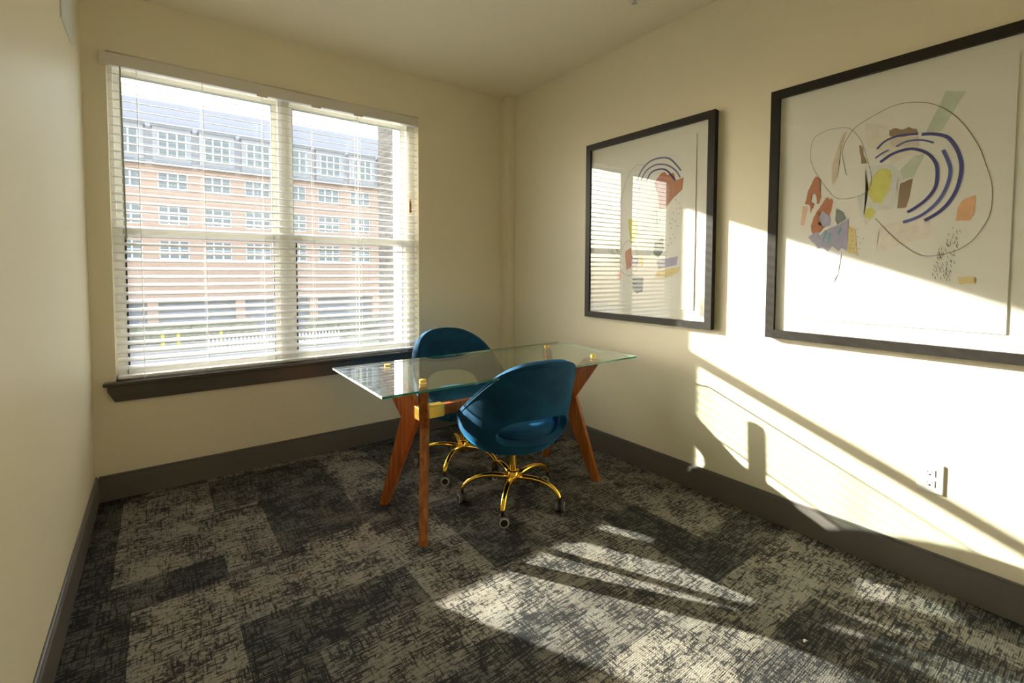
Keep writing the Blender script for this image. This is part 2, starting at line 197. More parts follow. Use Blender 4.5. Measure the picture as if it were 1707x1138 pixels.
def carpet_mat():
    mt = bpy.data.materials.new('distressed_woven_carpet'); mt.use_nodes = True; n = mt.node_tree.nodes; l = mt.node_tree.links; b = n['Principled BSDF']
    b.inputs['Roughness'].default_value = 0.95; b.inputs['Specular IOR Level'].default_value = 0.15
    geo = n.new('ShaderNodeNewGeometry'); at = n.new('ShaderNodeAttribute'); at.attribute_name = 'tone'
    def math_(op, a, b_=None, c_=None, clamp=False):
        x = n.new('ShaderNodeMath'); x.operation = op; x.use_clamp = clamp
        for i, v in enumerate((a, b_, c_)):
            if v is None: continue
            if isinstance(v, (int, float)): x.inputs[i].default_value = v
            else: l.new(v, x.inputs[i])
        return x.outputs[0]
    def noise(sx, sy, off, detail=3, rough=0.6, dist=0.0):
        mp = n.new('ShaderNodeMapping'); mp.inputs['Scale'].default_value = (sx, sy, 1); mp.inputs['Location'].default_value = off
        l.new(geo.outputs['Position'], mp.inputs[0]); t = n.new('ShaderNodeTexNoise'); t.inputs['Scale'].default_value = 1
        t.inputs['Detail'].default_value = detail; t.inputs['Roughness'].default_value = rough; t.inputs['Distortion'].default_value = dist
        l.new(mp.outputs[0], t.inputs['Vector']); return t.outputs['Fac']
    def ss(v, a, b_):
        r = n.new('ShaderNodeMapRange'); r.interpolation_type = 'SMOOTHSTEP'; r.inputs['From Min'].default_value = a; r.inputs['From Max'].default_value = b_; l.new(v, r.inputs['Value']); return r.outputs[0]
    tone = at.outputs['Fac']
    lx = noise(12, 130, (3, 1, 0), 5, 0.72); ly = noise(130, 12, (7, 5, 0), 5, 0.72)
    big = noise(6, 6, (1, 9, 0), 4, 0.7); med = noise(60, 60, (5, 2, 0), 4, 0.8)
    # wear mask: how many dark threads show
    wear = math_('ADD', math_('MULTIPLY', big, 0.75), math_('MULTIPLY', med, 0.35))
    wear = math_('SUBTRACT', wear, math_('MULTIPLY', tone, 0.16))
    sx_ = ss(math_('ADD', lx, math_('MULTIPLY', wear, 0.45)), 0.70, 0.77)
    sy_ = ss(math_('ADD', ly, math_('MULTIPLY', wear, 0.45)), 0.73, 0.80)
    patch = ss(math_('ADD', math_('ADD', med, math_('MULTIPLY', math_('SUBTRACT', big, .5), .5)), math_('MULTIPLY', math_('ADD', lx, ly), 0.35)), 0.84, 0.93)
    dark = math_('MAXIMUM', math_('MAXIMUM', sx_, sy_), math_('MULTIPLY', patch, 0.9), clamp=True)
    base = n.new('ShaderNodeMix'); base.data_type = 'RGBA'; base.inputs['A'].default_value = (0.075, 0.077, 0.070, 1); base.inputs['B'].default_value = (0.385, 0.350, 0.295, 1); l.new(tone, base.inputs['Factor'])
    tint = n.new('ShaderNodeMix'); tint.data_type = 'RGBA'; tint.blend_type = 'MULTIPLY'; l.new(ss(noise(2.2, 2.2, (4, 4, 0)), 0.45, 0.65), tint.inputs['Factor']); l.new(base.outputs['Result'], tint.inputs['A']); tint.inputs['B'].default_value = (0.88, 0.95, 1.0, 1)
    dk = n.new('ShaderNodeMix'); dk.data_type = 'RGBA'; l.new(math_('MULTIPLY', dark, 0.96), dk.inputs['Factor']); l.new(tint.outputs['Result'], dk.inputs['A']); dk.inputs['B'].default_value = (0.019, 0.020, 0.022, 1)
    # woven loops
    sep = n.new('ShaderNodeSeparateXYZ'); l.new(geo.outputs['Position'], sep.inputs[0])
    sxw = math_('SINE', math_('MULTIPLY', sep.outputs[0], 2 * PI / 0.0075)); syw = math_('SINE', math_('ADD', math_('MULTIPLY', sep.outputs[1], 2 * PI / 0.0062), math_('MULTIPLY', sxw, 0.8)))
    wv = math_('MULTIPLY_ADD', math_('MULTIPLY', sxw, syw), 0.5, 0.5)
    wv2 = math_('MULTIPLY_ADD', wv, 1.0, 0.42)
    fin = n.new('ShaderNodeMix'); fin.data_type = 'RGBA'; fin.blend_type = 'MULTIPLY'; fin.inputs['Factor'].default_value = 1; l.new(dk.outputs['Result'], fin.inputs['A']); l.new(wv2, fin.inputs['B'])
    l.new(fin.outputs['Result'], b.inputs['Base Color'])
    bp = n.new('ShaderNodeBump'); bp.inputs['Strength'].default_value = 0.5; bp.inputs['Distance'].default_value = 0.0015; l.new(wv, bp.inputs['Height']); l.new(bp.outputs[0], b.inputs['Normal'])
    return mt
M_carpet = carpet_mat()

# ------------------------------------------------------------------ room shell
RX = 2.767; H = 2.74; YF = -4.7
OX0, OX1, OZ0, OZ1 = 0.098, 1.909, 0.63, 2.43; WT = 0.32
mb = MB(); mb.box(-0.15, OX0, 0, .205, -0.1, H + .1).box(OX1, RX + .15, 0, WT, -0.1, H + .1).box(OX0, OX1, 0, WT, -0.1, OZ0).box(OX0, OX1, 0, WT, OZ1, H + .1)
struct(mb.build('wall_back', M_wall), 'cream wall with the window and its white blind', 'wall')
struct(MB().box(-0.15, 0, YF, 0, -0.1, H + .1).build('wall_left', M_wall), 'plain cream wall along the left edge of the photo', 'wall')
struct(MB().box(RX, RX + .15, YF, 0, -0.1, H + .1).build('wall_right', M_wall), 'sunlit cream wall with the two framed prints', 'wall')
mb = MB(); mb.box(-0.15, 0.9, YF - .12, YF, -0.1, H + .1).box(1.85, RX + .15, YF - .12, YF, -0.1, H + .1).box(0.9, 1.85, YF - .12, YF, 2.05, H + .1)
struct(mb.build('wall_front', M_wall), 'cream wall with a doorway behind the camera', 'wall')
struct(MB().box(0.9, 1.85, YF - .09, YF - .05, 0, 2.05).build('door_1', M_plate), 'plain white door behind the camera', 'door')
struct(MB().box(-0.15, RX + .15, YF - .12, WT, H, H + .1).build('ceiling', M_ceil), 'cream ceiling', 'ceiling')
struct(MB().box(2.693, RX, -0.10, 0, 0, H).build('trim_2', M_wall), 'narrow boxed cream column in the corner right of the window', 'column')
floor = MB().box(-0.15, RX + .15, YF - .12, WT, -0.1, -0.007).build('floor', M_slot); struct(floor, 'carpet tile floor in distressed grey and charcoal', 'floor')

# carpet tiles: each a piece of its own, split into lighter and darker woven blocks
rects = [  # x0,x1,y0,y1,tone painted over the random blocks
 (.08, .5, -.95, -.12, .72), (0, .12, -1.2, 0, .15), (.25, .505, -1.15, -.95, .12), (0, .3, -1.15, -.95, .25), (.19, .505, -1.75, -1.16, .78), (0, .19, -1.9, -1.16, .15),
 (.505, .711, -1.1, -.55, .68), (.711, 1.12, -1.07, -.42, .18), (.505, 1.12, -.5, -.06, .25), (.505, 1.12, -.06, 0, .7), (1.13, 1.42, -.72, -.02, .72), (1.42, 1.73, -.6, -.02, .3),
 (.505, .9, -1.47, -1.13, .7), (.8, 1.12, -1.53, -1.07, .7), (.505, 1.12, -1.75, -1.5, .22), (1.12, 1.42, -1.74, -1.2, .72), (1.42, 1.73, -1.74, -1.43, .2), (1.12, 1.42, -1.2, -.8, .25),
 (1.12, 1.42, -2.04, -1.74, .8), (1.42, 1.73, -2.04, -1.74, .6), (1.12, 1.73, -2.36, -2.04, .35), (1.73, 2.08, -2.36, -1.75, .62), (2.08, 2.34, -2.36, -1.74, .12),
 (2.34, 2.77, -2.13, -1.73, .66), (2.34, 2.77, -2.36, -2.13, .3), (2.08, 2.6, -2.62, -2.36, .72), (1.73, 2.08, -2.62, -2.36, .55), (1.95, 2.3, -2.8, -2.62, .18), (2.3, 2.77, -2.97, -2.62, .6),
 (1.2, 1.73, -2.66, -2.36, .75), (1.42, 1.95, -1.43, -1.13, .3), (1.95, 2.34, -1.74, -1.13, .4), (2.34, 2.6, -1.74, -1.2, .62), (.505, 1.12, -2.36, -1.75, .25), (.19, .505, -2.36, -1.75, .6), (.7, 1.12, -2.1, -1.75, .55)]
rnd = random.Random(7)
xe = [0.0, 0.503, 1.1126, 1.7222, 2.3318, RX]; ye = [0.0]
y = -0.5304
while y > YF: ye.append(y); y -= 0.6096
ye.append(YF)
for i in range(len(xe) - 1):
    for j in range(len(ye) - 1):
        x0, x1, y1, y0 = xe[i] + .0004, xe[i + 1] - .0004, ye[j] - .0004, ye[j + 1] + .0004
        cx = sorted({x0, x1} | {v for r in rects for v in r[:2] if x0 + .01 < v < x1 - .01}); cy = sorted({y0, y1} | {v for r in rects for v in r[2:4] if y0 + .01 < v < y1 - .01})
        if len(cx) < 4: cx = sorted(set(cx) | {x0 + (x1 - x0) * k for k in (.33, .66)})
        if len(cy) < 4: cy = sorted(set(cy) | {y0 + (y1 - y0) * k for k in (.33, .66)})
        bm = bmesh.new(); g = {(a, b): bm.verts.new((vx, vy, 0)) for a, vx in enumerate(cx) for b, vy in enumerate(cy)}
        t = []; d = rnd.choice([.25, .5, .65])
        for a in range(len(cx) - 1):
            for b in range(len(cy) - 1):
                bm.faces.new([g[a, b], g[a + 1, b], g[a + 1, b + 1], g[a, b + 1]])
                mx_, my_ = (cx[a] + cx[a + 1]) / 2, (cy[b] + cy[b + 1]) / 2; v = d
                if rnd.random() < .3: v = rnd.choice([.2, .45, .7])
                for r in rects:
                    if r[0] < mx_ < r[1] and r[2] < my_ < r[3]: v = r[4]
                t.append(v)
        ed = [e for e in bm.edges if e.is_boundary]; nf = len(bm.faces)
        ex = bmesh.ops.extrude_edge_only(bm, edges=ed); bmesh.ops.translate(bm, vec=(0, 0, -.0068), verts=[v for v in ex['geom'] if isinstance(v, bmesh.types.BMVert)])
        me = bpy.data.meshes.new('carpet_tile'); bm.to_mesh(me); at = me.attributes.new('tone', 'FLOAT', 'FACE')
        at.data.foreach_set('value', [t[k] if k < nf else .3 for k in range(len(me.polygons))]); bm.free(); me.materials.append(M_carpet)
        o = bpy.data.objects.new('carpet_tile', me); C.objects.link(o); o.parent = floor

# baseboards with an eased top bead
def base(name, pts_mb, label):
    o = pts_mb.build(name, M_trim); struct(o, label, 'baseboard'); return o
HB = 0.141
def bb(x0, x1, y0, y1, nx, ny):
    mb_ = MB(); mb_.box(x0, x1, y0, y1, 0, HB - .012)
    # stepped top edge
    ax0, ax1, ay0, ay1 = x0, x1, y0, y1
    if nx > 0: ax1 -= .006
    if nx < 0: ax0 += .006
    if ny < 0: ay0 += .006
    if ny > 0: ay1 -= .006
    mb_.box(ax0, ax1, ay0, ay1, HB - .012, HB, bev=.003); return mb_
base('baseboard_back', bb(.015, 2.693, -.015, 0, 0, -1), 'dark taupe baseboard under the window')
base('baseboard_left', bb(0, .015, YF, 0, 1, 0), 'dark taupe baseboard along the left wall')
base('baseboard_right', bb(RX - .015, RX, YF, -.10, -1, 0), 'dark taupe baseboard under the framed prints')
base('baseboard_column', bb(2.678, RX - .015, -.115, -.10, 0, -1).box(2.678, 2.693, -.10, -.015, 0, HB), 'short dark taupe baseboard around the corner column')

# ------------------------------------------------------------------ window
win = bpy.data.objects.new('window_1', None); C.objects.link(win); struct(win, 'twin double hung window with almond vinyl frame', 'window')
FY0, FY1 = 0.075, 0.165
gl = [(0.146, 0.914), (1.040, 1.818)]   # clear glass left/right
mb = MB(); mb.box(OX0 - .0, 0.118, FY0, FY1, OZ0, OZ1).box(1.846, OX1, FY0, FY1, OZ0, OZ1).box(OX0, OX1, FY0, FY1, 2.378, OZ1).box(OX0, OX1, FY0, FY1, OZ0, .668)
mb.build('window_frame', M_vinyl, win)
mb = MB(); mb.box(.942, 1.012, FY0 - .008, FY1 + .01, OZ0, OZ1).box(.966, .968, FY0 - .010, FY0 - .007, OZ0, OZ1).box(.986, .988, FY0 - .010, FY0 - .007, OZ0, OZ1); mb.build('mullion', M_vinyl, win)
# outer casing: a white brickmould outside
mb = MB(); mb.box(.10, .124, FY1, .205, OZ0, OZ1).box(1.834, 1.909, FY1, .31, OZ0, OZ1).box(.10, 1.909, FY1, .31, 2.40, OZ1).box(.10, 1.909, FY1, .34, OZ0 - .02, .655); mb.build('outer_casing', M_vinyl, win)
MR0, MR1 = 1.452, 1.508
for k, (a, b) in enumerate(gl):
    lo = a - .028; hi = b + .028
    # upper sash, outer track
    mb = MB(); mb.box(lo, a, .125, .155, 1.465, 2.378).box(b, hi, .125, .155, 1.465, 2.378).box(a, b, .125, .155, 2.348, 2.378).box(a, b, .125, .155, 1.475, MR1)
    us = mb.build('upper_sash', M_vinyl, win)
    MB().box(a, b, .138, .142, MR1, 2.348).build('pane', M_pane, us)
    mb = MB(); mb.box(a, a + .004, .124, .137, MR1, 2.348).box(b - .004, b, .124, .137, MR1, 2.348).box(a, b, .124, .137, 2.343, 2.348); mb.build('gasket', M_gasket if 0 else mat('sage_gasket', (.28, .36, .34, 1), .5, noise=.05), us)
    # lower sash, inner track
    mb = MB(); mb.box(lo, a + .004, .085, .118, .668, MR1).box(b - .004, hi, .085, .118, .668, MR1).box(a, b, .085, .118, MR0, MR1).box(a, b, .085, .118, .668, .700)
    mb.box(a - .03, b + .03, .077, .085, MR1 - .022, MR1 - .014)
    ls = mb.build('lower_sash', M_vinyl, win)
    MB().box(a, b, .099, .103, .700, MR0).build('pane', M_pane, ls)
    mb = MB(); mb.box(a + .004, a + .012, .083, .098, .70, MR0).box(b - .008, b - .004, .083, .098, .70, MR0).box(a, b, .083, .098, MR0 - .005, MR0); mb.build('gasket', M_gasket, ls)
    for lx_ in (a + .045, b - .03): MB().box(lx_ - .014, lx_ + .014, .074, .086, MR0 - .008, MR0 + .006, bev=.003).build('sash_lock', M_gasket, ls)
# sill
mb = MB(); mb.box(.046, 1.962, -.042, -.0, .628, .650, bev=.006, seg=3).box(OX0 + .001, OX1 - .001, -.002, FY0, .63, .650)
mb.prism([(.062, -.022, .628), (1.946, -.022, .628), (1.946, -.022, .60), (1.915, -.022, .540), (.093, -.022, .540), (.062, -.022, .60)], (0, .021, 0))
struct(mb.build('trim_1', M_sill), 'dark brown window sill and apron', 'window sill')

# ------------------------------------------------------------------ window blind
bl = thing('window_blind', 'wide white horizontal slat blind hanging in the window', 'blind', (1.0, 0, 2.38))
def rel(o, t): o.location = -Vector(t.location); return o
mb = MB(); mb.box(.073, 1.894, -.030, -.024, 2.350, 2.412, bev=.002).box(.073, .079, -.024, .0, 2.350, 2.412).box(1.888, 1.894, -.024, .0, 2.350, 2.412)
rel(mb.build('valance', M_val, bl), bl)
rel(MB().box(.104, 1.903, -.004, .05, 2.362, 2.41, bev=.003).build('headrail', M_slat, bl), bl)
for x in (.84, 1.16, 1.44): rel(MB().box(x - .03, x + .03, -.032, -.023, 2.338, 2.352, bev=.002).build('valance_clip', M_val, bl), bl)
TILT = R(19.5); SW = 0.050; NS = 36; Z0 = 0.716; Z1 = 2.322; YC = .026
mb = MB()
prof = [(-SW / 2, 0), (-SW / 4, .0012), (0, .0016), (SW / 4, .0012), (SW / 2, 0)]
def pt(u, v): return (u * math.cos(TILT) - v * math.sin(TILT), u * math.sin(TILT) + v * math.cos(TILT))
ring = [pt(u, v + .0011) for u, v in prof] + [pt(u, v - .0011) for u, v in reversed(prof)]
mb.prism([(0.106, a, b) for a, b in ring], (1.900 - .106, 0, 0))
s0 = None
for k in range(NS):
    z = Z1 + (Z0 - Z1) * k / (NS - 1)
    if s0 is None:
        s0 = mb.build('slat', M_slat, bl)
        s0.location = Vector((0, YC, z)) - Vector(bl.location)
    else: link_copy(s0, 'slat', bl, Vector((0, YC, z)) - Vector(bl.location))
rel(MB().box(.106, 1.900, YC - .026, YC + .026, .658, .674, bev=.004).build('bottom_rail', M_slat, bl), bl)
for x in (.225, .53, .846, 1.145, 1.44, 1.445 + .018, 1.805, 1.822):
    mb = MB()
    for yy in (YC - .0275, YC + .0275):
        rel(MB().cyl((x, yy + .0, .665), (x, yy, 2.365), .0012, n=6).build('ladder_cord', M_cord, bl), bl)
for x in (.225, .53, .846, 1.145, 1.44, 1.805):
    mb = MB(); mb.tube([(x, YC - .012, .668), (x + .002, YC - .030, .664), (x - .004, YC - .034, .656)], [.003, .0035, .002], 6)
    rel(mb.build('cord_knot', M_cord, bl), bl)
rel(MB().cyl((.158, -.040, 2.345), (.162, -.030, 1.45), .0042, .0048, 8).cyl((.162, -.030, 1.45), (.162, -.030, 1.425), .0062, .0045, 8).build('tilt_wand', M_wand, bl), bl)
mb = MB(); mb.box(1.822, 1.842, -.020, -.014, 1.70, 1.775, bev=.002).cyl((1.827, -.015, 1.775), (1.812, -.008, 1.84), .003, .0012, 6).cyl((1.837, -.015, 1.775), (1.829, -.008, 1.83), .003, .0012, 6).cyl((1.832, -.017, 1.77), (1.832, -.017, 1.80), .006, .004, 8)
rel(mb.build('cord_tassel', M_amber, bl), bl)
mb = MB(); mb.cyl((1.812, -.008, 1.835), (1.812, YC - .03, 2.35), .001, n=5).cyl((1.829, -.008, 1.83), (1.829, YC - .03, 2.35), .001, n=5)
rel(mb.build('pull_cord', M_cord, bl), bl)

# ------------------------------------------------------------------ glass table
TX, TY = 1.800, -1.196
tb = thing('glass_table', 'rectangular glass topped table on splayed brown wooden legs with brass joints', 'table', (TX, TY, 0), R(-0.6))
tb.location = (1.800, -1.192, 0)
gx, gy = .789, .349
top = MB().box(-gx, gx, -gy, gy, .744, .755, bev=.0012, seg=1).build('glass_top', M_tglass, tb)
# green ground edges (long sides) and frosted white arris
e = .0006
for s in (-1, 1): MB().box(-gx, gx, s * gy - (e if s < 0 else -e) - .0003, s * gy - (e if s < 0 else -e) + .0003, .7448, .7542).build('glass_edge', M_gedge, tb)
for s in (-1, 1): MB().box(s * (gx + e) - .0003, s * (gx + e) + .0003, -gy, gy, .7448, .7542).build('ground_edge', M_wgap, tb)
hubs = {-1: -.420, 1: .462}
TH = .021
for sx in (-1, 1):
    hx = hubs[sx]; hy = .018
    for sy in (-1, 1):
        d = Vector((sx * .478, sy * .878, 0)).normalized(); nrm = Vector((-d.y, d.x, 0)); o = Vector((hx, hy, 0)) - nrm * TH
        P = lambda r, z: o + d * r + Vector((0, 0, z))
        leg = MB(); leg.prism([P(.248, 0), P(.292, 0), P(.143, .498), P(.128, .535), P(.04, .545), P(.04, .500)], nrm * 2 * TH)
        bmesh.ops.bevel(leg.bm, geom=list(leg.bm.edges), offset=.002, segments=2, affect='EDGES')
        leg.build('leg', M_wood, tb)
        arm = MB(); arm.prism([P(.143, .4985), P(.298, .7412), P(.198, .7412), P(.04, .585), P(.04, .5455), P(.128, .5355)], nrm * 2 * TH)
        bmesh.ops.bevel(arm.bm, geom=list(arm.bm.edges), offset=.002, segments=2, affect='EDGES')
        arm.build('support_arm', M_wood, tb)
        c = Vector((hx, hy, 0)) + d * .245
        MB().lathe([(0, .7415), (.016, .7415), (.016, .744), (.0, .744)], (c.x, c.y, 0), 24).lathe([(0, .7552), (.017, .7552), (.017, .762), (.014, .7635), (0, .7638)], (c.x, c.y, 0), 24).build('brass_stud', M_brass, tb, auto=True)
        a0 = P(.198, .610) + nrm * TH; ddir = (d * .843 - Vector((0, 0, .538))).normalized(); a0 = Vector((hx, hy, 0)) + d * .214 + Vector((0, 0, .612))
        MB().cyl(a0 - ddir * .002, a0 + ddir * .002, .0075, n=14).build('screw_cap', M_wood, tb)
    MB().box(hx - .050 if sx < 0 else hx - .095, hx + .095 if sx < 0 else hx + .050, hy - .028, hy + .028, .507, .571, bev=.002).build('brass_bracket', M_brass, tb)
MB().box(hubs[-1] + .09, hubs[1] - .09, .018 - .020, .018 + .020, .512, .566, bev=.002).build('stretcher', M_wood, tb)

# ------------------------------------------------------------------ chairs
def rimh(a):
    a = abs(a); ks = [(0, .862), (22, .850), (42, .795), (62, .700), (82, .615), (102, .550), (122, .505), (138, .475), (150, .450)]
    for (a0, h0), (a1, h1) in zip(ks, ks[1:]):
        if a <= a1: t = (a - a0) / (a1 - a0); return h0 + (h1 - h0) * t
    return ks[-1][1]
rims = None
def shell_point(a, z):
    ar = R(a); k = max(0.0, min(1.0, (z - .372) / .115)); k = math.sin(k * PI / 2)
    r = (.190 + .075 * k) * (1 + .058 * (1 - math.cos(ar))) + max(0, z - .47) * (.19 * max(0, math.cos(ar)) + .03)
    fr = max(0.0, -math.cos(ar)); r *= 1 - .02 * fr
    return Vector((r * 1.02 * math.sin(ar), -r * math.cos(ar), z))
HA, HZ0, HZ1 = 44.0, .430, .572
def make_shell():
    A = 146; NA, NV = 110, 34; bm = bmesh.new(); g = {}; zb = .372
    for i in range(NA + 1):
        a = -A + 2 * A * i / NA
        h = sum(rimh(a + q) for q in (-8, -4, 0, 4, 8)) / 5
        for j in range(NV + 1):
            g[i, j] = bm.verts.new((a, zb + (h - zb) * j / NV, 0))
    ZC, HH = (HZ0 + HZ1) / 2, (HZ1 - HZ0) / 2
    def wf(z): return 1 + .20 * max(-1.2, min(1.2, (z - ZC) / HH))
    def q(a, z): return (abs(a * wf(z)) / HA) ** 2.6 + (abs(z - ZC) / HH) ** 2.6
    for i in range(NA):
        for j in range(NV):
            vs = [g[i, j], g[i + 1, j], g[i + 1, j + 1], g[i, j + 1]]
            ca = sum(v.co.x for v in vs) / 4; cz = sum(v.co.y for v in vs) / 4
            if q(ca, cz) > 1: bm.faces.new(vs)
    bmesh.ops.delete(bm, geom=[v for v in bm.verts if not v.link_faces], context='VERTS')
    for v in bm.verts:
        if any(e.is_boundary for e in v.link_edges):
            a, z = v.co.x, v.co.y
            if q(a, z) < 1.9 and z > zb + .01 and abs(a) < HA * 1.2:
                s = q(a, z) ** (-1 / 2.6); zn = ZC + (z - ZC) * s; v.co.x = a * wf(z) * s / wf(zn); v.co.y = zn
    for v in bm.verts: v.co = shell_point(v.co.x, v.co.y)
    bmesh.ops.recalc_face_normals(bm, faces=bm.faces)
    me = bpy.data.meshes.new('backrest_shell'); bm.to_mesh(me); bm.free()
    me.polygons.foreach_set('use_smooth', [True] * len(me.polygons)); me.materials.append(M_velvet)
    o = bpy.data.objects.new('backrest_shell', me); C.objects.link(o)
    md = o.modifiers.new('thick', 'SOLIDIFY'); md.thickness = .036; md.offset = 0.0
    bv = o.modifiers.new('bev', 'BEVEL'); bv.width = .011; bv.segments = 3; bv.limit_method = 'ANGLE'; bv.angle_limit = R(50)
    return o
def caster(parent, ang, rad=.280):
    d = Vector((math.cos(ang), math.sin(ang), 0)); s = Vector((-d.y, d.x, 0)); c = d * rad
    # swivel direction differs a little per caster
    sw = ang + 1.9; wd = Vector((math.cos(sw), math.sin(sw), 0)); ax = Vector((-wd.y, wd.x, 0))
    ctr = c + Vector((0, 0, .027)) + wd * .006
    mb = MB(); mb.cyl(c + Vector((0, 0, .05)), c + Vector((0, 0, .088)), .008, n=12)
    # hood: wide half drum over the two wheels
    mb.cyl(ctr - ax * .007, ctr + ax * .007, .0255, n=20)
    mb.cyl(ctr, c + Vector((0, 0, .056)), .011, n=12)
    cs = mb.build('caster', M_black, parent)
    for sd in (-1, 1):
        w_ = MB(); w_.cyl(ctr + ax * .0085 * sd, ctr + ax * .0235 * sd, .0268, .0268, 24).build('wheel', M_dgrey, cs, auto=True)
        w2 = MB(); w2.cyl(ctr + ax * .0234 * sd, ctr + ax * .0252 * sd, .0258, .0240, 24).build('wheel_rim', M_grey, cs, auto=True)
        w3 = MB(); w3.cyl(ctr + ax * .0250 * sd, ctr + ax * .0262 * sd, .0185, .0175, 24).build('hub_cap', M_black, cs, auto=True)
    return cs
def make_chair(label, loc, rz, base_rz, dz):
    t = thing('office_chair', label, 'chair', loc, rz, None)
    sh = make_shell(); sh.parent = t; sh.location.z = dz
    # piped seam around the inside of the shell, and an inner pad seam near each arm
    for off, zz in ((.0, .0),):
        mb = MB(); pts = []
        for i in range(61):
            a = -140 + 280 * i / 60; h = sum(rimh(a + q) for q in (-8, -4, 0, 4, 8)) / 5 - .022; p = shell_point(a, h); c = Vector((p.x, p.y, 0)).normalized(); pts.append(p + c * .0185)
        mb.tube(pts, .0032, 6); mb.build('shell_piping', M_velvet, t, smooth=True, loc=(0, 0, dz))
    # seat cushion
    mb = MB(); prof = [(0, .498), (.10, .498), (.17, .496), (.215, .489), (.238, .476), (.244, .462), (.241, .452), (.247, .444), (.249, .428), (.243, .410), (.225, .398), (.19, .392), (0, .390)]
    mb.lathe(prof, (0, .040, 0), 56, 1.0, 1.06)
    seat = mb.build('seat', M_velvet, t, smooth=True, loc=(0, 0, dz))
    mb = MB(); n = 56
    ring_ = [(.2445 * math.cos(2 * PI * i / n), .04 + .2445 * 1.06 * math.sin(2 * PI * i / n), .452) for i in range(n + 1)]
    mb.tube(ring_, .0035, 6); mb.build('piping', M_velvet, seat, smooth=True)
    # outer padded band at the front of the seat, joining the arm tips
    mb = MB(); pts = []; rr = []
    for i in range(25):
        a = R(140 + 80 * i / 24); p = Vector((.262 * 1.02 * math.sin(a), -.268 * math.cos(a), .425)); pts.append(p); rr.append(.030 if 2 < i < 22 else .027)
    mb.tube(pts, rr, 14, 1.35); mb.build('front_band', M_velvet, t, smooth=True, loc=(0, 0, dz))
    MB().lathe([(0, .366), (.12, .366), (.185, .372), (.19, .385), (0, .392)], (0, 0, 0), 40).build('seat_pan', M_velvet, t, smooth=True, loc=(0, 0, dz))
    MB().box(-.09, .09, -.10, .10, .345, .368, bev=.006).build('mechanism', M_black, t, loc=(0, 0, dz))
    MB().tube([(-.05, .02, .350), (-.18, .06, .352), (-.27, .09, .345), (-.31, .105, .325)], [.004, .004, .004, .005], 8).build('height_lever', M_gold, t, smooth=True, loc=(0, 0, dz))
    # gas column
    b = bpy.data.objects.new('base', None)
    col = MB().lathe([(0, .10), (.026, .10), (.026, .15), (.0205, .152), (.0205, .262), (.015, .264), (.015, .35 + dz), (0, .35 + dz)], (0, 0, 0), 24).build('gas_column', M_gold, t, auto=True, smooth=True)
    hub = MB().lathe([(0, .098), (.030, .098), (.034, .104), (.034, .150), (.028, .160), (.033, .163), (.033, .168), (.022, .171), (0, .171)], (0, 0, 0), 28).build('base_hub', M_gold, t, auto=True, smooth=True)
    for k in range(5):
        a = base_rz - rz + 2 * PI * k / 5; d = Vector((math.cos(a), math.sin(a), 0))
        pr = [(.022, .132, .017), (.07, .140, .0185), (.12, .146, .0165), (.17, .144, .015), (.21, .135, .0145), (.245, .118, .0145), (.268, .098, .0145), (.279, .080, .0140), (.282, .072, .0125)]
        MB().tube([d * r + Vector((0, 0, z)) for r, z, q_ in pr], [q_ for r, z, q_ in pr], 14, .78).build('base_arm', M_gold, t, smooth=True)
        caster(t, a)
    return t
A_ = make_chair('blue velvet swivel chair with cutout back, on the near side of the table', (1.84, -1.31, 0), R(-8), R(6), -.030)
B_ = make_chair('blue velvet swivel chair behind the table, beside the window wall', (1.846, -.755, 0), R(171), R(1), 0.0)

# ------------------------------------------------------------------ framed prints
PC = {'beige': (.77, .73, .65), 'tanw': (.66, .57, .46), 'pink': (.81, .75, .68), 'green': (.57, .64, .54), 'greyl': (.73, .73, .73), 'brown': (.30, .20, .13), 'brownl': (.68, .61, .52), 'yellow': (.70, .68, .18),
      'rust': (.48, .19, .10), 'rustl': (.62, .32, .22), 'peach': (.78, .50, .36), 'lav': (.42, .40, .56), 'lavl': (.66, .66, .76), 'slate': (.22, .27, .28), 'sand': (.76, .62, .30), 'orange': (.78, .45, .26), 'teal': (.12, .50, .55),
      'blue': (.035, .04, .26), 'blueb': (.07, .10, .38), 'bluel': (.16, .18, .36), 'pencil': (.06, .055, .05)}
PM = {k: mat('paint_' + k, v + (1,), .8, noise=.18 if k not in ('pencil',) else .05, nscale=45) for k, v in PC.items()}
NM = {'beige': 'beige_wash', 'tanw': 'tan_wash', 'pink': 'pink_wash', 'green': 'green_stroke', 'greyl': 'grey_wash', 'brown': 'brown_stroke', 'brownl': 'brown_wash', 'yellow': 'yellow_patch', 'rust': 'rust_patch', 'rustl': 'rust_wash', 'peach': 'peach_stroke', 'lav': 'lavender_patch', 'lavl': 'lavender_wash', 'slate': 'slate_patch', 'sand': 'sand_patch', 'orange': 'orange_patch', 'teal': 'teal_dash', 'blue': 'blue_arc', 'blueb': 'bright_blue_arc', 'bluel': 'faded_blue_arc', 'pencil': 'pencil_line'}
def catmull(p, n=6):
    out = []
    for i in range(len(p) - 1):
        a = p[max(i - 1, 0)]; b = p[i]; c = p[i + 1]; d = p[min(i + 2, len(p) - 1)]
        for k in range(n):
            t = k / n
            out.append(tuple(.5 * ((2 * b[q]) + (-a[q] + c[q]) * t + (2 * a[q] - 5 * b[q] + 4 * c[q] - d[q]) * t * t + (-a[q] + 3 * b[q] - 3 * c[q] + d[q]) * t ** 3) for q in (0, 1)))
    out.append(tuple(p[-1])); return out
def inside(x, y, P):
    c = False; n = len(P)
    for i in range(n):
        x1, y1 = P[i]; x2, y2 = P[(i + 1) % n]
        if (y1 > y) != (y2 > y) and x < (x2 - x1) * (y - y1) / (y2 - y1) + x1: c = not c
    return c
